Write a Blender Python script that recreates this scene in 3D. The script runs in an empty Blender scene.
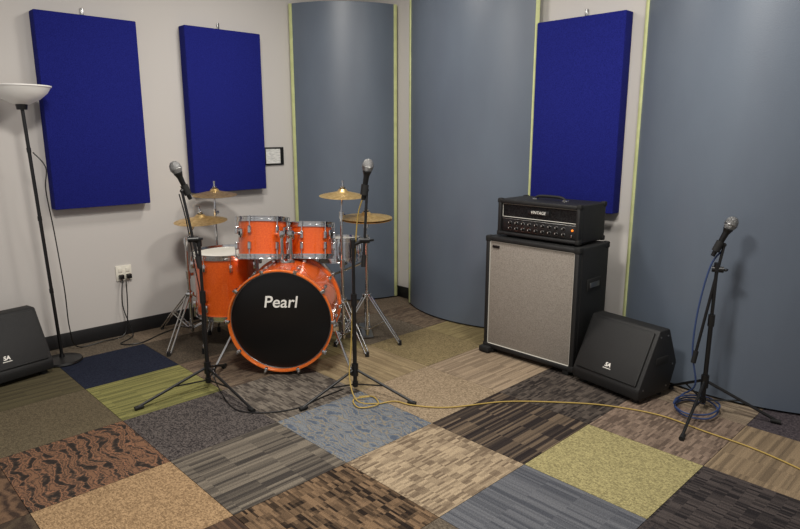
import bpy, bmesh, math, random
from mathutils import Vector, Matrix, Euler
random.seed(4)
scn=bpy.context.scene
scn.view_settings.view_transform='Standard'
V=Vector
def lin(c):
    return tuple(((x/255)/12.92 if x/255<=0.04045 else ((x/255+0.055)/1.055)**2.4) for x in c)+(1,)
# ------------------------------------------------------------------ materials
def mat(name,col,rough=.5,metal=0,coat=0,noise=None,bump=None,trans=0,emit=None,spec=None):
    m=bpy.data.materials.new(name);m.use_nodes=True
    nt=m.node_tree;b=nt.nodes['Principled BSDF']
    b.inputs['Base Color'].default_value=lin(col)
    b.inputs['Roughness'].default_value=rough
    b.inputs['Metallic'].default_value=metal
    b.inputs['Coat Weight'].default_value=coat
    if spec is not None:b.inputs['Specular IOR Level'].default_value=spec
    if emit:
        b.inputs['Emission Color'].default_value=lin(emit[0]);b.inputs['Emission Strength'].default_value=emit[1]
    tc=nt.nodes.new('ShaderNodeTexCoord')
    if noise:
        col2,sc=noise[0],noise[1]
        mp=nt.nodes.new('ShaderNodeMapping');mp.inputs['Scale'].default_value=sc if isinstance(sc,tuple) else (sc,sc,sc)
        n=nt.nodes.new('ShaderNodeTexNoise');n.inputs['Scale'].default_value=1;n.inputs['Detail'].default_value=4
        r=nt.nodes.new('ShaderNodeValToRGB')
        r.color_ramp.elements[0].position=.35;r.color_ramp.elements[1].position=.65
        r.color_ramp.elements[0].color=lin(col);r.color_ramp.elements[1].color=lin(col2)
        nt.links.new(tc.outputs['Object'],mp.inputs[0]);nt.links.new(mp.outputs[0],n.inputs['Vector'])
        nt.links.new(n.outputs['Fac'],r.inputs[0]);nt.links.new(r.outputs[0],b.inputs['Base Color'])
    if bump:
        n=nt.nodes.new('ShaderNodeTexNoise');n.inputs['Scale'].default_value=bump[0]
        bp=nt.nodes.new('ShaderNodeBump');bp.inputs['Strength'].default_value=bump[1];bp.inputs['Distance'].default_value=.005
        nt.links.new(tc.outputs['Object'],n.inputs['Vector']);nt.links.new(n.outputs['Fac'],bp.inputs['Height'])
        nt.links.new(bp.outputs[0],b.inputs['Normal'])
    return m
def carpet(name,cols,kind='stripe',ax=0,sc=40):
    m=bpy.data.materials.new('carpet_'+name);m.use_nodes=True
    nt=m.node_tree;L=nt.links;b=nt.nodes['Principled BSDF'];b.inputs['Roughness'].default_value=.95
    b.inputs['Specular IOR Level'].default_value=.1
    tc=nt.nodes.new('ShaderNodeTexCoord')
    r=nt.nodes.new('ShaderNodeValToRGB');cr=r.color_ramp
    def mth(op,a,bb):
        n=nt.nodes.new('ShaderNodeMath');n.operation=op
        for i,q in enumerate((a,bb)):
            if isinstance(q,(int,float)):n.inputs[i].default_value=q
            elif q is not None:L.new(q,n.inputs[i])
        return n.outputs[0]
    def snap(sx,sy,off=0):
        mp=nt.nodes.new('ShaderNodeMapping');mp.inputs['Scale'].default_value=(sx,sy,0);mp.inputs['Location'].default_value=(off,off*.7,0)
        L.new(tc.outputs['Object'],mp.inputs[0])
        fl_=nt.nodes.new('ShaderNodeVectorMath');fl_.operation='FLOOR';L.new(mp.outputs[0],fl_.inputs[0])
        wn=nt.nodes.new('ShaderNodeTexWhiteNoise');wn.noise_dimensions='3D';L.new(fl_.outputs[0],wn.inputs['Vector'])
        return wn.outputs['Value']
    def sw(a,b_):return (a,b_) if ax==0 else (b_,a)
    lo,hi=.2,.8
    if kind=='stripe':
        f=mth('ADD',mth('MULTIPLY',snap(*sw(sc,.001),3),.5),mth('MULTIPLY',snap(*sw(sc*1.5,6.0),11),.5))
    elif kind=='dash':
        f=mth('ADD',mth('MULTIPLY',snap(*sw(sc*2.2,20),5),.66),mth('MULTIPLY',snap(*sw(sc*.5,9.8),17),.34))
    elif kind=='plain':
        f=mth('ADD',mth('MULTIPLY',snap(*sw(190,90),5),.6),mth('MULTIPLY',snap(*sw(80,150),9),.4))
    elif kind=='swirl':
        mp=nt.nodes.new('ShaderNodeMapping');mp.inputs['Scale'].default_value=(7,9,1);L.new(tc.outputs['Object'],mp.inputs[0])
        n=nt.nodes.new('ShaderNodeTexNoise');n.inputs['Scale'].default_value=1;n.inputs['Detail'].default_value=2;n.inputs['Distortion'].default_value=1.8
        L.new(mp.outputs[0],n.inputs['Vector'])
        w_=nt.nodes.new('ShaderNodeTexWave');w_.inputs['Scale'].default_value=5.0;w_.inputs['Distortion'].default_value=9;w_.inputs['Detail'].default_value=2;w_.inputs['Detail Scale'].default_value=1.2
        L.new(tc.outputs['Object'],w_.inputs['Vector'])
        f=mth('ADD',mth('ADD',mth('MULTIPLY',n.outputs['Fac'],.60),mth('MULTIPLY',w_.outputs['Fac'],.30)),mth('MULTIPLY',snap(120,120,3),.10));lo,hi=.32,.66
    L.new(f,r.inputs[0])
    k=len(cols)
    cr.elements[0].position=lo;cr.elements[0].color=lin(cols[0])
    cr.elements[1].position=hi;cr.elements[1].color=lin(cols[-1])
    for i in range(1,k-1):
        e=cr.elements.new(lo+(hi-lo)*i/(k-1));e.color=lin(cols[i])
    n2=nt.nodes.new('ShaderNodeTexNoise');n2.inputs['Scale'].default_value=190;n2.inputs['Detail'].default_value=2
    L.new(tc.outputs['Object'],n2.inputs['Vector'])
    mr=nt.nodes.new('ShaderNodeMapRange');mr.inputs[1].default_value=.3;mr.inputs[2].default_value=.7
    mr.inputs[3].default_value=.70;mr.inputs[4].default_value=1.18
    L.new(n2.outputs['Fac'],mr.inputs[0])
    mx=nt.nodes.new('ShaderNodeMix');mx.data_type='RGBA';mx.blend_type='MULTIPLY';mx.inputs[0].default_value=1
    L.new(r.outputs[0],mx.inputs[6]);L.new(mr.outputs[0],mx.inputs[7])
    hs=nt.nodes.new('ShaderNodeHueSaturation');hs.inputs['Saturation'].default_value=.86;hs.inputs['Value'].default_value=.90
    L.new(mx.outputs[2],hs.inputs['Color']);L.new(hs.outputs[0],b.inputs['Base Color'])
    bp=nt.nodes.new('ShaderNodeBump');bp.inputs['Strength'].default_value=.5;bp.inputs['Distance'].default_value=.004
    L.new(n2.outputs['Fac'],bp.inputs['Height']);L.new(bp.outputs[0],b.inputs['Normal'])
    return m
WALL=mat('wall_paint',(194,190,186),.85,bump=(60,.05))
CEIL=mat('ceiling_paint',(200,200,198),.9,bump=(40,.1))
BASEB=mat('baseboard_vinyl',(22,22,24),.5,bump=(30,.02))
GREY=mat('grey_panel_paint',(90,99,112),.40,noise=((95,105,118),(3,3,1.2)),bump=(140,.10))
GREEN=mat('pale_green_edge',(196,202,146),.6,noise=((182,188,134),14))
BLUE=mat('blue_fabric',(32,38,122),.95,noise=((22,27,102),(150,150,150)),bump=(380,.6),spec=.15)
CHROME=mat('chrome',(215,215,215),.14,1,bump=(3,.01))
STEEL=mat('brushed_steel',(150,150,150),.32,1,bump=(80,.05))
BLK=mat('black_metal',(16,16,17),.38,.0,bump=(90,.03))
RUB=mat('black_rubber',(14,14,14),.75,bump=(90,.05))
TOLEX=mat('black_tolex',(16,16,17),.55,noise=((23,23,24),220),bump=(260,.5))
PLAS=mat('black_cabinet_paint',(12,12,13),.6,noise=((18,18,19),160),bump=(200,.5))
GRILLEB=mat('black_grille',(10,10,11),.5,noise=((26,26,27),330),bump=(400,.6))
CLOTH=mat('grille_cloth',(152,145,136),.9,noise=((126,118,110),180),bump=(420,.6))
PIPE=mat('white_piping',(190,188,180),.5,bump=(60,.02))
ORANGE=mat('orange_sparkle_lacquer',(234,102,26),.26,.25,1,noise=((216,84,16),(130,130,130)))
ORANGE2=mat('orange_hoop_lacquer',(228,116,46),.24,.1,.9,noise=((212,100,34),(60,60,60)))
KHEAD=mat('black_drumhead',(6,6,7),.3,bump=(8,.01))
WHEAD=mat('white_drumhead',(225,222,212),.5,bump=(200,.1))
LOGO=mat('logo_white',(235,232,225),.5,bump=(60,.01))
BRASS=mat('cymbal_bronze',(228,198,140),.40,.85,noise=((200,166,108),(40,40,40)),bump=(70,.04))
SNARE=mat('snare_steel',(200,200,205),.16,1,bump=(20,.02))
BOWL=mat('frosted_bowl',(226,224,220),.35,emit=((255,250,240),.06),bump=(30,.01))
MICG=mat('mic_mesh',(160,160,160),.4,.8,noise=((100,100,100),(500,500,500)),bump=(600,.8))
YEL=mat('yellow_cable',(168,142,72),.55,bump=(90,.02))
BLUC=mat('blue_cable',(44,62,104),.5,bump=(90,.02))
WHT=mat('white_plastic',(222,218,205),.4,bump=(50,.01))
PAPER=mat('paper',(225,225,220),.8,noise=((190,190,188),(30,30,160)))
PANEL=mat('amp_panel',(22,21,22),.35,noise=((30,29,30),60))
AMPG=mat('amp_metal_grille',(58,58,60),.3,.7,noise=((14,14,15),(160,160,160)),bump=(300,.5))
AMBER=mat('amber_lamp',(230,120,20),.4,emit=((255,130,30),.8))
# ------------------------------------------------------------------ mesh builder
class Mesh:
    def __init__(s,name,parent=None):
        s.name=name;s.parent=parent;s.bm=bmesh.new();s.mats=[]
    def mi(s,m):
        if m not in s.mats:s.mats.append(m)
        return s.mats.index(m)
    def box(s,c,size,m,R=None,bev=0,seg=2):
        t=bmesh.new();bmesh.ops.create_cube(t,size=1)
        for v in t.verts:v.co=V((v.co.x*size[0],v.co.y*size[1],v.co.z*size[2]))
        if bev:bmesh.ops.bevel(t,geom=t.edges[:],offset=bev,segments=seg,profile=.5,affect='EDGES')
        M=Matrix.Translation(V(c))@(R.to_4x4() if R else Matrix())
        s.merge(t,M,m)
    def merge(s,t,M,m):
        i=s.mi(m);mp={}
        for v in t.verts:mp[v]=s.bm.verts.new(M@v.co)
        for f in t.faces:
            try:
                g=s.bm.faces.new([mp[v] for v in f.verts]);g.material_index=i;g.smooth=True
            except ValueError:pass
        t.free()
    def lathe(s,prof,m,M=None,seg=48):
        M=M or Matrix();i=s.mi(m);rings=[]
        for r,z in prof:
            if r<1e-6:rings.append([s.bm.verts.new(M@V((0,0,z)))])
            else:rings.append([s.bm.verts.new(M@V((r*math.cos(2*math.pi*k/seg),r*math.sin(2*math.pi*k/seg),z))) for k in range(seg)])
        for a,b in zip(rings,rings[1:]):
            for k in range(seg):
                k2=(k+1)%seg
                if len(a)==1 and len(b)==1:continue
                if len(a)==1:vs=[a[0],b[k],b[k2]]
                elif len(b)==1:vs=[a[k],a[k2],b[0]]
                else:vs=[a[k],a[k2],b[k2],b[k]]
                f=s.bm.faces.new(vs);f.material_index=i;f.smooth=True
    def cyl(s,p0,p1,r,m,r2=None,seg=16):
        p0=V(p0);p1=V(p1);d=p1-p0;r2=r if r2 is None else r2
        q=d.to_track_quat('Z','Y').to_matrix().to_4x4()
        s.lathe([(0,0),(r,0),(r2,d.length),(0,d.length)],m,Matrix.Translation(p0)@q,seg)
    def ball(s,c,r,m,sz=(1,1,1),R=None):
        t=bmesh.new();bmesh.ops.create_uvsphere(t,u_segments=20,v_segments=12,radius=r)
        M=Matrix.Translation(V(c))@(R.to_4x4() if R else Matrix())@Matrix.Diagonal((*sz,1))
        s.merge(t,M,m)
    def torus(s,R_,r,m,M,seg=48,ss=8):
        prof=[(R_+r*math.cos(2*math.pi*k/ss),r*math.sin(2*math.pi*k/ss)) for k in range(ss+1)]
        s.lathe(prof,m,M,seg)
    def tube(s,pts,r,m,seg=8,sub=8):
        P=[V(p) for p in pts];Q=[]
        for i in range(len(P)-1):
            a=P[max(i-1,0)];b=P[i];c=P[i+1];d=P[min(i+2,len(P)-1)]
            for k in range(sub):
                t=k/sub
                Q.append(.5*((2*b)+(c-a)*t+(2*a-5*b+4*c-d)*t*t+(3*b-a-3*c+d)*t**3))
        Q.append(P[-1]);i=s.mi(m);rings=[];up=V((0.13,0.21,.97))
        for k,q in enumerate(Q):
            d=(Q[min(k+1,len(Q)-1)]-Q[max(k-1,0)]).normalized()
            x=d.cross(up)
            if x.length<.05:x=d.cross(V((1,0,0)))
            x.normalize();y=x.cross(d)
            rings.append([s.bm.verts.new(q+r*(x*math.cos(2*math.pi*j/seg)+y*math.sin(2*math.pi*j/seg))) for j in range(seg)])
        for a,b in zip(rings,rings[1:]):
            for j in range(seg):
                f=s.bm.faces.new([a[j],a[(j+1)%seg],b[(j+1)%seg],b[j]]);f.material_index=i;f.smooth=True
        for rr in (rings[0],rings[-1]):
            f=s.bm.faces.new(rr);f.material_index=i
    def prism(s,poly,m,M,depth,bev=0):
        t=bmesh.new();a=[t.verts.new((x,0,z)) for x,z in poly];b=[t.verts.new((x,depth,z)) for x,z in poly]
        t.faces.new(a);t.faces.new(b[::-1]);n=len(poly)
        for k in range(n):t.faces.new([a[k],b[k],b[(k+1)%n],a[(k+1)%n]])
        bmesh.ops.recalc_face_normals(t,faces=t.faces)
        if bev:bmesh.ops.bevel(t,geom=t.edges[:],offset=bev,segments=2,profile=.5,affect='EDGES')
        s.merge(t,M,m)
    def done(s,angle=35):
        me=bpy.data.meshes.new(s.name)
        bmesh.ops.recalc_face_normals(s.bm,faces=s.bm.faces)
        s.bm.to_mesh(me);s.bm.free()
        for m in s.mats:me.materials.append(m)
        me.set_sharp_from_angle(angle=math.radians(angle))
        o=bpy.data.objects.new(s.name,me);scn.collection.objects.link(o)
        if s.parent:o.parent=s.parent
        return o
def empty(name):
    o=bpy.data.objects.new(name,None);o.empty_display_size=.1;scn.collection.objects.link(o);return o
def text(body,name,M,size,m,parent,shear=0,ext=.001,bold=0):
    c=bpy.data.curves.new(name,'FONT');c.body=body;c.size=size;c.shear=shear;c.extrude=ext;c.align_x='CENTER';c.align_y='CENTER';c.offset=bold
    t=bpy.data.objects.new('tmp',c);scn.collection.objects.link(t)
    dg=bpy.context.evaluated_depsgraph_get();me=bpy.data.meshes.new_from_object(t.evaluated_get(dg))
    bpy.data.objects.remove(t);me.transform(M);me.materials.clear();me.materials.append(m)
    o=bpy.data.objects.new(name,me);scn.collection.objects.link(o);o.parent=parent;return o
def frame(origin,x,z):
    x=V(x).normalized();z=V(z).normalized();y=z.cross(x).normalized();x=y.cross(z)
    M=Matrix((x,y,z)).transposed().to_4x4();M.translation=V(origin);return M
# ------------------------------------------------------------------ room
XW,YW=4.12,4.93
X0,Y0,ZC=-2.0,-2.0,3.15
T=.61;gx0,gy0=1.73,1.55
styles={
(-2,2):('swirl',[(46,40,37),(72,58,48),(142,94,60),(62,51,44),(122,84,56)],0,0),
(-2,1):('plain',[(170,136,92),(126,98,64)],0,0),
(-2,0):('stripe',[(98,72,52),(60,46,38)],0,60),
(-3,2):('swirl',[(60,46,38),(110,82,58)],0,0),(-3,1):('swirl',[(84,70,54),(60,48,40)],0,0),
(-3,3):('stripe',[(98,90,66),(78,70,52)],1,60),(-3,4):('plain',[(88,80,60),(66,60,46)],0,0),
(-1,3):('stripe',[(138,134,68),(102,100,54)],1,60),
(-1,4):('plain',[(24,29,46),(36,42,60)],0,0),
(-2,3):('plain',[(106,94,70),(82,72,54)],0,0),
(-2,4):('stripe',[(92,84,58),(72,65,46)],1,60),
(-1,2):('plain',[(98,90,86),(48,44,45)],0,0),
(-1,1):('stripe',[(120,110,96),(64,59,55)],1,44),
(-1,0):('dash',[(126,98,68),(40,31,25)],0,40),
(0,1):('swirl',[(80,90,106),(108,118,130),(140,128,104),(88,98,114),(120,124,128)],0,0),
(0,0):('dash',[(172,150,118),(112,94,74)],1,40),
(1,0):('stripe',[(42,36,36),(56,48,44),(112,94,74)],1,50),
(1,-1):('plain',[(172,160,102),(132,122,78)],0,0),
(0,-1):('stripe',[(104,106,112),(74,77,85)],0,60),
(1,-2):('dash',[(76,68,66),(38,35,37)],0,40),
(0,-2):('plain',[(70,62,60),(48,45,48)],0,0),
(2,-1):('dash',[(140,118,100),(94,78,67)],1,40),
(2,-2):('stripe',[(144,122,92),(108,91,70)],1,60),
(3,-2):('plain',[(84,76,80),(56,50,56)],0,0),
(3,-1):('stripe',[(148,130,106),(108,93,78)],0,60),
(0,2):('dash',[(122,112,100),(68,61,56)],0,40),
(1,1):('plain',[(164,142,112),(124,106,82)],0,0),
(1,2):('stripe',[(154,134,96),(122,104,74)],0,60),
(2,0):('dash',[(92,82,74),(44,39,38)],1,40),
(3,0):('plain',[(130,112,92),(100,86,70)],0,0),
(2,1):('stripe',[(162,140,112),(126,108,87)],1,60),
(2,2):('plain',[(144,126,84),(108,94,62)],0,0),
(3,1):('dash',[(122,106,86),(88,75,62)],0,40),
(3,2):('stripe',[(146,130,84),(116,101,65)],1,60),
(2,3):('plain',[(112,100,84),(84,74,62)],0,0),
(0,3):('dash',[(118,100,80),(82,68,57)],1,40),
(1,3):('stripe',[(146,132,84),(110,98,62)],0,60),
(0,4):('plain',[(92,80,66),(66,58,48)],0,0),
(1,4):('stripe',[(110,96,74),(84,72,56)],0,60),
}
cm={k:carpet('%d'%n,v[1],v[0],v[2],v[3] or 40) for n,(k,v) in enumerate(styles.items())}
gen=[cm[(0,3)],cm[(2,3)],cm[(3,0)],cm[(0,2)],cm[(2,1)]]
fl=Mesh('floor')
xs=[X0]+[gx0+T*i for i in range(-6,5) if X0<gx0+T*i<XW-.01]+[XW+.1]
ys=[Y0]+[gy0+T*i for i in range(-6,7) if Y0<gy0+T*i<YW-.01]+[YW+.1]
for a,b in zip(xs,xs[1:]):
    for c,d in zip(ys,ys[1:]):
        k=(round(((a+b)/2-gx0)/T-.5) if b-a>.6 else math.floor(((a+b)/2-gx0)/T),math.floor(((c+d)/2-gy0)/T))
        m=cm.get(k) or random.choice(gen)
        g=.0012
        fl.box(((a+b)/2,(c+d)/2,-.01),(b-a-2*g,d-c-2*g,.02),m)
fl.box(((X0+XW+.1)/2,(Y0+YW+.1)/2,-.06),(XW+.1-X0,YW+.1-Y0,.08),BASEB)
fl.done()
w=Mesh('wall_left');w.box(((X0+XW)/2,YW+.06,ZC/2),(XW-X0+.24,.12,ZC),WALL);w.done()
w=Mesh('wall_right');w.box((XW+.06,(Y0+YW)/2,ZC/2),(.12,YW-Y0,ZC),WALL);w.done()
w=Mesh('ceiling');w.box(((X0+XW)/2,(Y0+YW)/2,ZC+.05),(XW-X0+.24,YW-Y0+.24,.1),CEIL);w.done()
w=Mesh('baseboard_left');w.box(((X0+XW)/2,YW-.006,.055),(XW-X0,.012,.11),BASEB,bev=.003);w.done()
w=Mesh('baseboard_right');w.box((XW-.006,(Y0+YW-.03)/2,.055),(.012,YW-Y0-.03,.11),BASEB,bev=.003);w.done()
# ------------------------------------------------------------------ curved panels
def curved(p0,p1,sag,H,z0=.015):
    p0=V((*p0,0));p1=V((*p1,0));c=(p0+p1)/2;d=(p1-p0);L=d.length;d.normalize()
    n=V((-d.y,d.x,0))
    if n.dot(-c)<0:n=-n
    R=(L*L/4+sag*sag)/(2*sag);th=math.asin(L/2/R);N=36
    o=Mesh('curved_acoustic_panel');i=o.mi(GREY);cen=c+n*(sag-R)
    tk=.03;cols=[]
    for k in range(N+1):
        a=-th+2*th*k/N;dr=d*math.sin(a)+n*math.cos(a)
        po=cen+dr*R;pi=cen+dr*(R-tk)
        cols.append([o.bm.verts.new((q.x,q.y,z)) for q,z in((po,z0),(po,H),(pi,H),(pi,z0))])
    for a,b in zip(cols,cols[1:]):
        for j in range(4):
            f=o.bm.faces.new([a[j],a[(j+1)%4],b[(j+1)%4],b[j]]);f.smooth=True;f.material_index=i
    o.bm.faces.new(cols[0]);o.bm.faces.new(cols[-1][::-1])
    for e,sg in((0,-1),(N,1)):
        a=-th+2*th*e/N;dr=d*math.sin(a)+n*math.cos(a);tg=(d*math.cos(a)-n*math.sin(a))*sg
        q=cen+dr*(R-tk/2)+tg*.014
        Rm=Matrix((dr,tg,V((0,0,1)))).transposed()
        o.box((q.x,q.y,(z0+H)/2),(.05,.03,H-z0),GREEN,Rm,.003)
    return o.done()
curved((3.38,4.87),(4.06,4.27),.13,2.70)
curved((3.99,3.98),(4.04,2.75),.19,2.85)
curved((4.04,1.90),(4.04,.55),.24,2.85)
# ------------------------------------------------------------------ blue acoustic panels
def bluep(c,s):
    o=Mesh('blue_acoustic_panel');o.box(c,s,BLUE,None,.008)
    if s[1]<.2:o.box((c[0],YW-.008,c[2]+s[2]/2+.03),(.02,.015,.06),STEEL,bev=.003)
    else:o.box((XW-.008,c[1],c[2]+s[2]/2+.03),(.015,.02,.06),STEEL,bev=.003)
    o.done()
bluep((1.63,YW-.052,1.71),(.68,.1,1.34))
bluep((2.68,YW-.052,1.745),(.68,.1,1.31))
bluep((XW-.052,2.38,1.69),(.1,.68,1.33))
o=Mesh('wall_sign');o.box((3.17,YW-.008,1.37),(.20,.014,.16),BLK,bev=.002);o.box((3.155,YW-.017,1.37),(.15,.004,.13),PAPER);o.done()
o=Mesh('wall_outlet');o.box((1.75,YW-.005,.50),(.12,.01,.12),WHT,bev=.003)
for dx in(-.028,.028):
    for dz in(-.026,.026):
        o.box((1.75+dx,YW-.012,.50+dz),(.03,.006,.036),WHT,bev=.003)
o.box((1.78,YW-.03,.475),(.035,.035,.035),BLK,bev=.005);o.box((1.722,YW-.03,.475),(.035,.035,.035),BLK,bev=.005)
o.done()
# ------------------------------------------------------------------ floor lamp
o=Mesh('floor_lamp')
lx,ly=1.17,4.62
o.lathe([(0,0),(.125,0),(.13,.008),(.125,.02),(.06,.03),(.018,.036),(.014,.06),(0,.06)],BLK,Matrix.Translation((lx,ly,0)))
o.cyl((lx,ly,.04),(lx-.06,ly+.01,1.77),.011,BLK)
for z in(.5,1.0,1.45):o.cyl((lx-.06*z/1.77,ly+.01*z/1.78,z),(lx-.06*(z+.03)/1.77,ly+.01*z/1.78,z+.03),.0135,BLK)
B=Matrix.Translation((lx-.06,ly+.01,1.72))
o.lathe([(0,0),(.03,0),(.035,.03),(.025,.045),(0,.045)],BLK,B,24)
o.lathe([(0,.03),(.05,.035),(.11,.065),(.155,.105),(.175,.14),(.182,.142),(.182,.15),(.17,.15),(.15,.112),(.105,.073),(.05,.045),(0,.04)],BOWL,B)
o.tube([(lx-.03,ly,1.45),(lx+.03,ly-.02,1.35),(lx+.015,ly-.02,1.2),(lx+.05,ly+.03,.9),(lx+.08,ly+.06,.5),(lx+.10,ly+.12,.2),(lx+.16,ly+.2,.02),(lx+.35,ly+.22,.012),(lx+.52,ly+.25,.02),(lx+.57,ly+.27,.2),(1.75,YW-.04,.46)],.004,BLK)
o.done()
# ------------------------------------------------------------------ wedge monitors
def wedge(M,W=.54):
    e=empty('floor_monitor_speaker')
    b=Mesh('cabinet',e)
    poly=[(0,.03),(.31,.03),(.37,.20),(.27,.43),(.17,.43),(0,.09)]
    b.prism(poly,PLAS,M,W,.012)
    for y in(-.001,W+.001):
        b.box(M@V((.21,y,.24)),(.12,.008,.05),RUB,M.to_3x3(),.003)
        for q in((.04,.09),(.27,.07),(.32,.2),(.18,.39),(.25,.39)):
            b.cyl(M@V((q[0],y-.002,q[1])),M@V((q[0],y+.002,q[1])),.006,STEEL,seg=8)
    for x in(.05,.27):
        for y in(.05,W-.05):b.cyl(M@V((x,y,0)),M@V((x,y,.035)),.022,RUB)
    b.done()
    g=Mesh('grille',e)
    sl=math.atan2(.34,.17);L=.38
    Rl=M.to_3x3()@Euler((0,-sl,0)).to_matrix()
    c=M@(V((.085,W/2,.26))+V((-.0045*math.sin(sl),0,.0045*math.cos(sl))))
    g.box(c,(L-.04,W-.05,.016),GRILLEB,Rl,.006);
    g.done()
    X=-(M.to_3x3()@V((0,1,0)));N=M.to_3x3()@V((-math.sin(sl),0,math.cos(sl)))
    up=M.to_3x3()@V((math.cos(sl),0,math.sin(sl)))
    p=M@V((.085,W*.5,.26))+N*.0135-up*.10
    tm=frame(p,X,N)
    text('SA','logo',tm,.036,LOGO,e,.2,.001,.001)
    l=Mesh('logo_bar',e);l.box(p-up*.022,(.055,.004,.002),LOGO,tm.to_3x3());l.done()
    return e
def wm(o_,xd,):
    xd=V((*xd,0)).normalized();y=V((-xd.y,xd.x,0));M=Matrix((xd,y,V((0,0,1)))).transposed().to_4x4();M.translation=V((*o_,0));return M
wedge(wm((3.36,1.465),(.985,-.17)),.49)
wedge(wm((1.07,4.43),(-.2,.98)))
# ------------------------------------------------------------------ guitar cabinet and head
e=empty('guitar_speaker_cabinet')
cx,cy0,cy1,zb,zt,cd=3.48,1.965,2.705,.035,.86,.38
b=Mesh('shell',e);yc=(cy0+cy1)/2;W=cy1-cy0
b.box((cx+.02+cd/2,yc,(zb+zt)/2),(cd-.03,W,zt-zb),TOLEX,bev=.015,seg=3)
fr=.035
b.box((cx+.015,yc,zt-fr/2),(.04,W,fr),TOLEX,bev=.01);b.box((cx+.015,yc,zb+fr/2),(.04,W,fr),TOLEX,bev=.01)
for y in(cy0+fr/2,cy1-fr/2):b.box((cx+.015,y,(zb+zt)/2),(.04,fr,zt-zb),TOLEX,bev=.01)
for y in(cy0,cy1):
    for z in(zb,zt):
        for x in(cx,cx+cd):
            sy=1 if y==cy0 else -1;sz=1 if z==zb else -1;sx=1 if x==cx else -1
            b.box((x+sx*.02,y+sy*.018,z+sz*.018),(.055,.045,.045),RUB,bev=.01)
b.box((cx+.2,cy0-.002,.60),(.17,.012,.085),RUB,bev=.005);b.box((cx+.2,cy0-.007,.60),(.12,.01,.035),STEEL,bev=.004)
for x in(cx+.04,cx+cd-.05):
    for y in(cy0+.06,cy1-.06):
        b.box((x,y,.018),(.07,.05,.036),RUB,bev=.008)
b.box((cx-.005,cy1-.03,.025),(.07,.09,.045),RUB,bev=.01)
b.done()
g=Mesh('grille_cloth',e);g.box((cx+.012,yc,(zb+zt)/2),(.012,W-.06,zt-zb-.06),CLOTH,bev=.004)
y0,y1,z0,z1=cy0+.034,cy1-.034,zb+.034,zt-.034
g.tube([(cx+.004,y0,z0),(cx+.004,y1,z0)],.004,PIPE);g.tube([(cx+.004,y0,z1),(cx+.004,y1,z1)],.004,PIPE)
g.tube([(cx+.004,y0,z0),(cx+.004,y0,z1)],.004,PIPE);g.tube([(cx+.004,y1,z0),(cx+.004,y1,z1)],.004,PIPE)
g.box((cx+.002,cy1-.085,zt-.07),(.006,.06,.018),BLK,bev=.002)
g.done()
e=empty('guitar_amplifier_head')
hx,hy0,hy1,hz0,hz1=3.53,2.0,2.64,.875,1.125;hw=hy1-hy0;hc=(hy0+hy1)/2
b=Mesh('shell',e)
b.box((hx+.17,hc,(hz0+hz1)/2),(.30,hw,hz1-hz0),TOLEX,bev=.012,seg=3)
b.box((hx+.01,hc,hz1-.015),(.05,hw,.03),TOLEX,bev=.009);b.box((hx+.01,hc,hz0+.012),(.05,hw,.024),TOLEX,bev=.008)
for y in(hy0+.014,hy1-.014):b.box((hx+.01,y,(hz0+hz1)/2),(.05,.028,hz1-hz0),TOLEX,bev=.009)
for y in(hy0,hy1):
    for x in(hx-.01,hx+.32):
        sx=1 if x<hx else -1;sy=1 if y==hy0 else -1
        b.box((x+sx*.014,y+sy*.012,hz1-.012),(.04,.034,.034),RUB,bev=.008)
        b.box((x+sx*.014,y+sy*.012,hz0+.012),(.04,.034,.034),RUB,bev=.008)
for y in(hy0+.06,hy1-.06):
    for x in(hx+.05,hx+.28):b.cyl((x,y,.861),(x,y,.88),.018,RUB)
b.tube([(hx+.14,hc-.12,hz1+.002),(hx+.14,hc-.09,hz1+.022),(hx+.14,hc,hz1+.026),(hx+.14,hc+.09,hz1+.022),(hx+.14,hc+.12,hz1+.002)],.010,RUB)
for s in(-1,1):b.box((hx+.14,hc+s*.12,hz1+.003),(.03,.04,.012),CHROME,bev=.003)
b.done()
p=Mesh('control_panel',e)
p.box((hx+.016,hc,hz1-.078),(.01,hw-.06,.088),AMPG)
p.box((hx+.006,hc,hz1-.075),(.008,.17,.032),PANEL,bev=.003)
p.box((hx+.008,hc,hz0+.068),(.016,hw-.06,.082),PANEL,bev=.003)
p.tube([(hx+.004,hy0+.03,hz0+.115),(hx+.004,hy1-.03,hz0+.115)],.003,STEEL)
for z in(hz1-.032,hz1-.122):p.tube([(hx+.008,hy0+.03,z),(hx+.008,hy1-.03,z)],.0025,PIPE)
for y in(hy0+.03,hy1-.03):p.tube([(hx+.008,y,hz1-.032),(hx+.008,y,hz1-.122)],.0025,PIPE)
for r,z in enumerate((hz0+.088,hz0+.05)):
    n=9
    for k in range(n):
        y=hy1-.10-k*(hw-.22)/(n-1)
        p.cyl((hx,y,z),(hx-.018,y,z),.0115,BLK,.009,12);p.torus(.0125,.002,STEEL,frame((hx-.001,y,z),(0,1,0),(-1,0,0)),16,6)
        p.box((hx-.019,y,z+.005),(.002,.002,.008),LOGO)
p.ball((hx-.002,hy0+.055,hz0+.085),.008,AMBER)
for z in(.05,):p.box((hx-.006,hy0+.055,hz0+z),(.012,.008,.018),CHROME,bev=.002)
p.done()
text('VINTAGE','nameplate_text',frame((hx+.001,hc,hz1-.075),(0,-1,0),(-1,0,0)),.028,LOGO,e,.2,.0005)
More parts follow.
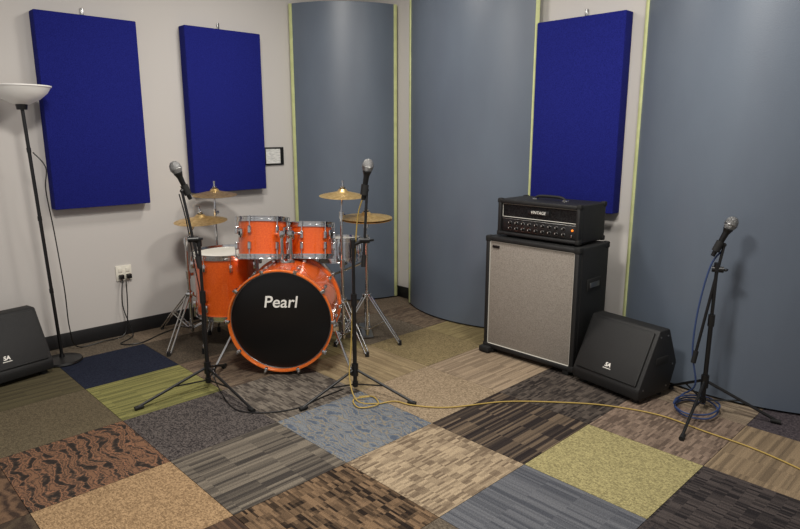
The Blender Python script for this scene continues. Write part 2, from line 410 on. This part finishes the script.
# ------------------------------------------------------------------ drum kit
kit=empty('drum_kit')
def drum(name,c,axis,r,L,shell,nl=6,hoop=CHROME,wood=False,front=None,batter=WHEAD,ref=(0,0,1)):
    ax_=V(axis).normalized();rf=V(ref)
    if abs(rf.dot(ax_))>.9:rf=V((1,0,0))
    x=(rf-ax_*rf.dot(ax_)).normalized()
    M=frame(c,x,ax_);d=Mesh(name,kit)
    d.lathe([(r,-L/2),(r*1.002,-L/4),(r*1.002,L/4),(r,L/2)],shell,M,64)
    for s,hd in((-1,front or WHEAD),(1,batter)):
        z=s*L/2
        d.lathe([(0,z+s*.004),(r*.93,z+s*.004),(r,z)],hd,M,64)
        if wood:
            d.lathe([(r*1.0,z-s*.012),(r+.012,z-s*.012),(r+.014,z-s*.006),(r+.014,z+s*.032),(r+.012,z+s*.036),(r+.004,z+s*.036),(r+.001,z+s*.03),(r-.002,z+s*.004)],hoop,M,64)
            d.torus(r-.004,.004,STEEL,M@Matrix.Translation((0,0,z+s*.006)),64,6)
        else:
            d.lathe([(r+.001,z-s*.018),(r+.012,z-s*.018),(r+.012,z-s*.004),(r+.007,z-s*.002),(r+.007,z+s*.012),(r+.013,z+s*.014),(r+.013,z+s*.018),(r+.002,z+s*.018),(r-.001,z+s*.003)],hoop,M,64)
    for k in range(nl):
        a=2*math.pi*(k+.5)/nl;ca,sa=math.cos(a),math.sin(a)
        Rl=M.to_3x3()@Matrix.Rotation(a,3,'Z')
        def P(rr,z):return M@V((rr*ca,rr*sa,z))
        if L>.2:lz=(-L/2+.075 if not wood else -L/2+.11,L/2-.075 if not wood else L/2-.11)
        else:lz=(0,)
        for z in lz:
            d.box(P(r+.012,z),(.026,.024,.055 if L>.2 else .07),CHROME,Rl,.007)
        for s in(-1,1):
            zt_=s*(L/2+(.04 if wood else .02));zs=min(lz,key=lambda q:abs(q-zt_))
            d.cyl(P(r+.018 if not wood else r+.026,zt_),P(r+.017,zs),.0038,CHROME,seg=8)
            if wood:
                d.box(P(r+.015,s*(L/2+.022)),(.03,.024,.04),CHROME,Rl,.006)
                d.cyl(P(r+.026,s*(L/2+.03)),P(r+.026,s*(L/2+.055)),.007,CHROME,seg=8)
    d.done();return M
kang=math.radians(45);ka=V((math.cos(kang),math.sin(kang),0))
kc=V((2.16,3.35,.368));KL=.46;KR=.332
KM=drum('bass_drum',kc+ka*KL/2,-ka,KR,KL,ORANGE,10,ORANGE2,True,WHEAD,KHEAD)
right=V((-ka.y,ka.x,0))*-1
nf=kc-ka*.008
text('Pearl','bass_drum_logo',frame(nf+V((0,0,.125)),right,-ka),.11,LOGO,kit,.15,.001,.001)
s=Mesh('bass_drum_spurs',kit)
for sg in(-1,1):
    a=kc+ka*.12+right*sg*(KR+.0)+V((0,0,-.08))
    f=kc-ka*.02+right*sg*(KR+.13);f.z=.02
    s.cyl(a,f,.009,CHROME);s.cyl(f+V((0,0,.02)),f-V((0,0,.018)),.014,RUB);s.box(a,(.05,.05,.06),CHROME,bev=.01)
s.done()
t1=V((2.32,3.79,.845));t2=V((2.61,3.61,.815))
tilt=V((ka.x*.20,ka.y*.20,1))
drum('rack_tom_large',t1,tilt,.168,.26,ORANGE,6)
drum('rack_tom_small',t2,tilt,.147,.225,ORANGE,6)
s=Mesh('tom_mount',kit)
mb=kc+ka*.26;mb.z=.368+KR
s.box(mb+V((0,0,.01)),(.08,.08,.03),CHROME,bev=.008)
for t,sg in((t1,-1),(t2,1)):
    base=mb+right*sg*.03
    s.cyl(base,base+V((0,0,.20)),.0125,CHROME);s.box(base+V((0,0,.20)),(.04,.04,.05),CHROME,bev=.008)
    d=(t-base);d.z=0;d.normalize();s.cyl(base+V((0,0,.20)),V((t.x,t.y,base.z+.19))-d*.15,.011,CHROME)
s.done()
s=Mesh('tom_suspension_arms',kit)
for t,r in((t1,.168),(t2,.147)):
    n=tilt.normalized();cd_=V((-t.x,-t.y,0)).normalized()
    for an in(-.9,.9):
        dd=(Matrix.Rotation(an,3,'Z')@cd_)
        s.box(t+dd*(r+.024)+n*.06,(.02,.04,.065),CHROME,Matrix.Rotation(math.atan2(dd.y,dd.x),3,'Z'),.008)
        s.box(t+dd*(r+.028)+n*.06,(.02,.022,.03),BLK,Matrix.Rotation(math.atan2(dd.y,dd.x),3,'Z'),.006)
s.done()
ft=V((2.24,4.18,.475));fr_=.235
drum('floor_tom',ft,(0,0,1),fr_,.45,ORANGE,8)
s=Mesh('floor_tom_legs',kit)
for a in(200,320,80):
    a=math.radians(a);d=V((math.cos(a),math.sin(a),0))
    p=ft+d*(fr_+.03)
    s.tube([(p.x,p.y,.55),(p.x,p.y,.12),(p.x+d.x*.03,p.y+d.y*.03,.06),(p.x+d.x*.03,p.y+d.y*.03,.012)],.0075,CHROME)
    s.box((p.x-d.x*.01,p.y-d.y*.01,.42),(.045,.045,.07),CHROME,Matrix.Rotation(a,3,'Z'),.008)
    s.cyl((p.x+d.x*.03,p.y+d.y*.03,0),(p.x+d.x*.03,p.y+d.y*.03,.04),.014,RUB)
s.done()
sn=V((2.95,3.80,.69))
drum('snare_drum',sn,(.06,.06,1),.21,.15,SNARE,8)
def tripod(s,b,hh,rad,a0,m=CHROME,r=.008,dbl=True,feet=.014,top=None):
    bx,by=b
    for k in range(3):
        a=math.radians(a0+120*k);d=V((math.cos(a),math.sin(a),0));q=V((-d.y,d.x,0))
        f=V((bx,by,0))+d*rad
        for w_ in((-.014,.014) if dbl else (0,)):
            s.cyl(V((bx,by,hh))+d*.02+q*w_,f+V((0,0,.02))+q*w_,r*.75,m,seg=8)
            s.cyl(V((bx,by,.09))+d*.015+q*w_,V((bx,by,0))+d*rad*.55+V((0,0,.02+(hh-.02)*.45))+q*w_,r*.65,m,seg=8)
        s.cyl(f,f+V((0,0,.035)),feet,RUB,seg=12)
        s.box(V((bx,by,hh))+d*.02,(.03,.036,.03),m,Matrix.Rotation(a,3,'Z'),.005)
    s.cyl((bx,by,hh-.03),(bx,by,hh+.03),.02,m)
    s.cyl((bx,by,.075),(bx,by,.11),.018,m)
s=Mesh('snare_stand',kit);tripod(s,(sn.x,sn.y),.26,.25,30);s.cyl((sn.x,sn.y,.08),(sn.x,sn.y,.5),.011,CHROME)
for k in range(3):
    a=math.radians(80+120*k);d=V((math.cos(a),math.sin(a),0))
    s.tube([(sn.x,sn.y,.48),tuple(sn+d*.13+V((0,0,-.16))),tuple(sn+d*.232+V((0,0,-.11))),tuple(sn+d*.236+V((0,0,-.03)))],.008,CHROME)
s.done()
def cymbal(s,c,R_,axis,th=.0):
    M=frame(c,(1,0,0),axis)
    pr=[(0,.035),(R_*.08,.034),(R_*.16,.026),(R_*.22,.012),(R_*.26,.008),(R_*.6,-.006),(R_*.97,-.022),(R_,-.0235),(R_*.97,-.0245),(R_*.6,-.009),(R_*.26,.004),(R_*.1,.03),(0,.032)]
    s.lathe(pr,BRASS,M,64)
    s.lathe([(0,.03),(.016,.03),(.018,.045),(.008,.05),(.006,.075),(.009,.076),(.009,.09),(0,.09)],CHROME,M,16)
    s.lathe([(0,.03),(.02,.03),(.02,.038),(0,.038)],RUB,M,16)
def cstand(name,b,top,R_,ax_,a0,rad=.32,hh=.36):
    s=Mesh(name,kit);tripod(s,b,hh,rad,a0)
    bx,by=b;t=V(top);m1=.55*t.z
    s.cyl((bx,by,.06),(bx,by,m1),.0135,CHROME)
    s.cyl((bx,by,m1-.03),(bx,by,m1+.03),.019,CHROME);s.box((bx+.025,by,m1),(.04,.012,.025),CHROME,bev=.004)
    m2=V((bx,by,t.z-.16));s.cyl((bx,by,m1),m2,.0105,CHROME)
    s.cyl(m2-V((0,0,.02)),m2+V((0,0,.03)),.016,CHROME);s.box(m2+V((.02,0,.0)),(.035,.012,.022),CHROME,bev=.004)
    s.cyl(m2,t+V((0,0,.03)),.007,CHROME)
    cymbal(s,t,R_,ax_);s.done()
cstand('crash_cymbal',(2.39,4.61),(2.41,4.63,1.11),.175,(-.03,-.05,1),100,.25)
cstand('ride_cymbal',(2.06,4.46),(2.21,4.50,.93),.20,(-.06,-.04,1),220,.40)
cstand('crash_cymbal_small',(2.80,3.50),(2.84,3.53,1.15),.17,(-.03,-.06,1),265,.30)
s=Mesh('hi_hat',kit);hb=(3.02,3.48)
tripod(s,hb,.36,.28,290);s.cyl((*hb,.04),(*hb,.80),.0125,CHROME);s.cyl((*hb,.78),(*hb,.83),.018,CHROME);s.cyl((*hb,.8),(*hb,1.08),.004,CHROME)
cymbal(s,V((*hb,.97)),.195,(-.03,-.05,1))
M=frame((*hb,.94),(1,0,0),(.02,.03,-1))
s.lathe([(0,.03),(.03,.026),(.045,.01),(.19,-.016),(.195,-.018),(.19,-.02),(.045,.005),(0,.024)],BRASS,M,64)
s.cyl((*hb,.88),(*hb,.93),.02,CHROME);s.cyl((*hb,.99),(*hb,1.03),.012,BLK)
s.box((hb[0]+.09,hb[1]+.12,.03),(.09,.26,.012),STEEL,Matrix.Rotation(-.6,3,'Z')@Matrix.Rotation(.15,3,'X'),.004)
s.done()
s=Mesh('bass_drum_pedal',kit);bp=kc+ka*(KL+.12)
Rk=Matrix.Rotation(kang,3,'Z')
s.box((bp.x+ka.x*.08,bp.y+ka.y*.08,.05),(.28,.09,.012),STEEL,Rk@Matrix.Rotation(-.2,3,'Y'),.004)
for g_ in(-1,1):s.cyl((bp.x+right.x*.06*g_,bp.y+right.y*.06*g_,0),(bp.x+right.x*.06*g_,bp.y+right.y*.06*g_,.24),.01,CHROME)
s.cyl((bp.x+right.x*-.07,bp.y+right.y*-.07,.24),(bp.x+right.x*.07,bp.y+right.y*.07,.24),.009,CHROME)
s.cyl((bp.x,bp.y,.24),(bp.x-ka.x*.04,bp.y-ka.y*.04,.40),.005,CHROME);s.ball((bp.x-ka.x*.04,bp.y-ka.y*.04,.41),.028,WHEAD)
s.done()
# ------------------------------------------------------------------ mic stands
def mic(s,p,d):
    p=V(p);d=V(d).normalized();M=frame(p,(1,0,.01),d)
    s.lathe([(0,-.15),(.010,-.15),(.0115,-.145),(.017,-.01),(.024,.01),(.026,.012),(.026,.018),(0,.018)],BLK,M,24)
    s.lathe([(0,.015),(.025,.018),(.0325,.035),(.034,.05),(.030,.068),(.018,.084),(0,.089)],MICG,M,24)
    s.torus(.034,.0025,STEEL,M@Matrix.Translation((0,0,.042)),24,6)
    s.lathe([(.015,-.12),(.021,-.12),(.022,-.06),(.016,-.06)],RUB,M,16)
def micstand(b,feet,zj,top,micdir,boom,hub=.17,cable=None):
    s=Mesh('microphone_stand');bx,by=b
    for f in feet:
        f=V((*f,0));d=(f-V((bx,by,0)));L=d.length;d.normalize();q=V((-d.y,d.x,0))
        s.cyl(V((bx,by,hub))+d*.02,f+V((0,0,.018)),.0085,BLK,seg=10)
        s.cyl(V((bx,by,.06))+d*.015,V((bx,by,0))+d*L*.5+V((0,0,.018+(hub-.018)*.5)),.005,BLK,seg=8)
        s.cyl(f-d*.03+V((0,0,.016)),f+d*.02+V((0,0,.013)),.0125,RUB,seg=12)
    s.cyl((bx,by,hub-.035),(bx,by,hub+.04),.021,BLK);s.cyl((bx,by,.045),(bx,by,.075),.018,BLK)
    s.cyl((bx,by,.04),(bx,by,zj*.62),.0125,BLK);s.cyl((bx,by,zj*.60),(bx,by,zj*.68),.018,BLK)
    j=V((bx,by,zj));s.cyl((bx,by,zj*.62),j,.0095,BLK)
    t=V(top)
    tail=V(boom[0]);tip=V(boom[1])
    s.cyl(tail,tip,.008,BLK);s.cyl(tail,tail+(tip-tail).normalized()*.07,.014,RUB)
    s.cyl(j-V((0,0,.02)),j+V((0,0,.03)),.016,BLK)
    mid=tail+(tip-tail)*boom[2]
    s.cyl(j,mid,.011,BLK)
    ax_=V((by,-bx,0)).normalized();s.cyl(mid-ax_*.03,mid+ax_*.03,.017,BLK);s.box(mid+ax_*.04,(.03,.018,.014),BLK,bev=.005)
    md=V(micdir).normalized();mp=t-md*.05
    s.cyl(tip,mp-md*.08,.008,BLK);s.ball(tip,.012,BLK)
    mic(s,mp,md)
    if cable:
        for pts,m,r in cable:s.tube(pts,r,m)
    return s.done()
micstand((1.68,3.46),[(1.24,3.46),(1.70,2.98),(1.93,3.72)],.93,(1.60,3.53,1.375),(-.35,.15,1),
    ((1.665,3.44,.78),(1.615,3.50,1.24),.38),hub=.14,
    cable=[([(1.615,3.54,1.22),(1.64,3.52,1.05),(1.66,3.50,.8),(1.69,3.50,.55),(1.68,3.49,.3),(1.70,3.42,.08),(1.66,3.2,.008),(1.65,3.03,.006),(1.75,2.90,.006),(1.91,2.83,.006),(2.1,2.85,.006),(2.28,2.86,.006)],BLK,.0035)])
micstand((2.30,2.77),[(1.92,2.79),(2.43,2.40),(2.55,3.08)],.93,(2.37,2.71,1.39),(.12,-.10,1),
    ((2.335,2.72,.80),(2.365,2.715,1.25),.35),hub=.15,
    cable=[([(2.37,2.73,1.24),(2.35,2.78,1.1),(2.325,2.79,.8),(2.31,2.80,.5),(2.28,2.78,.3),(2.24,2.75,.12),(2.22,2.66,.01),(2.28,2.55,.007),(2.38,2.50,.007),(2.42,2.38,.007),(2.55,2.22,.006),(2.85,2.04,.006),(3.09,1.79,.006),(3.24,1.58,.006),(3.33,1.32,.006),(3.31,1.07,.006),(3.29,.8,.006),(3.20,.5,.006),(3.0,0.0,.006)],YEL,.004),
           ([(2.27,2.70,.007),(2.33,2.64,.007),(2.27,2.53,.012),(2.17,2.58,.007),(2.21,2.68,.012),(2.30,2.64,.016)],YEL,.004)])
coil=[]
for k in range(20):
    a=k*2*math.pi/8;r=.12+.012*math.sin(k*1.7);coil.append((3.54+r*math.cos(a)*1.1,1.20+r*math.sin(a),.008+.0024*k))
micstand((3.60,1.19),[(3.14,1.12),(3.70,.83),(3.76,1.45)],.84,(3.63,1.15,1.09),(.25,-.35,1),
    ((3.56,1.25,.28),(3.615,1.17,.97),.80),
    cable=[(coil,BLUC,.005),
    ([(3.62,1.175,.94),(3.59,1.22,.85),(3.57,1.255,.6),(3.56,1.26,.35),(3.57,1.23,.15),(3.60,1.31,.05),coil[-1]],BLUC,.005)])
o=Mesh('floor_power_cable')
o.tube([(1.722,YW-.04,.46),(1.70,YW-.06,.25),(1.74,YW-.10,.05),(1.72,YW-.13,.008),(1.6,4.7,.006),(1.72,4.62,.006),(1.98,4.75,.006),(2.4,4.85,.006),(3.2,4.85,.006)],.0045,BLK);o.done()
# ------------------------------------------------------------------ lights
def area(name,loc,tgt,size,power,col=(1,.95,.875)):
    l=bpy.data.lights.new(name,'AREA');l.shape='RECTANGLE';l.size=size[0];l.size_y=size[1];l.energy=power;l.color=col
    o=bpy.data.objects.new(name,l);scn.collection.objects.link(o);o.location=loc
    o.rotation_euler=(V(tgt)-V(loc)).to_track_quat('-Z','Y').to_euler();return o
area('ceiling_light',(0.9,1.9,3.1),(1.1,2.4,0),(.45,.45),82)
area('ceiling_light.001',(2.6,1.2,3.1),(2.6,1.4,0),(.45,.45),50)
area('ceiling_light.002',(2.6,3.4,3.1),(2.6,3.4,0),(.45,.45),32)
wd=bpy.data.worlds.new('World');scn.world=wd;wd.use_nodes=True
wd.node_tree.nodes['Background'].inputs[0].default_value=(1,.98,.98,1);wd.node_tree.nodes['Background'].inputs[1].default_value=.43
# ------------------------------------------------------------------ camera
cam=bpy.data.cameras.new('camera');co=bpy.data.objects.new('camera',cam);scn.collection.objects.link(co);scn.camera=co
cam.sensor_width=36;cam.lens=36*620/800;cam.clip_start=.05
co.location=(0,0,1.565);co.rotation_euler=(math.pi/2-math.atan(.21),0,math.radians(-44.1))
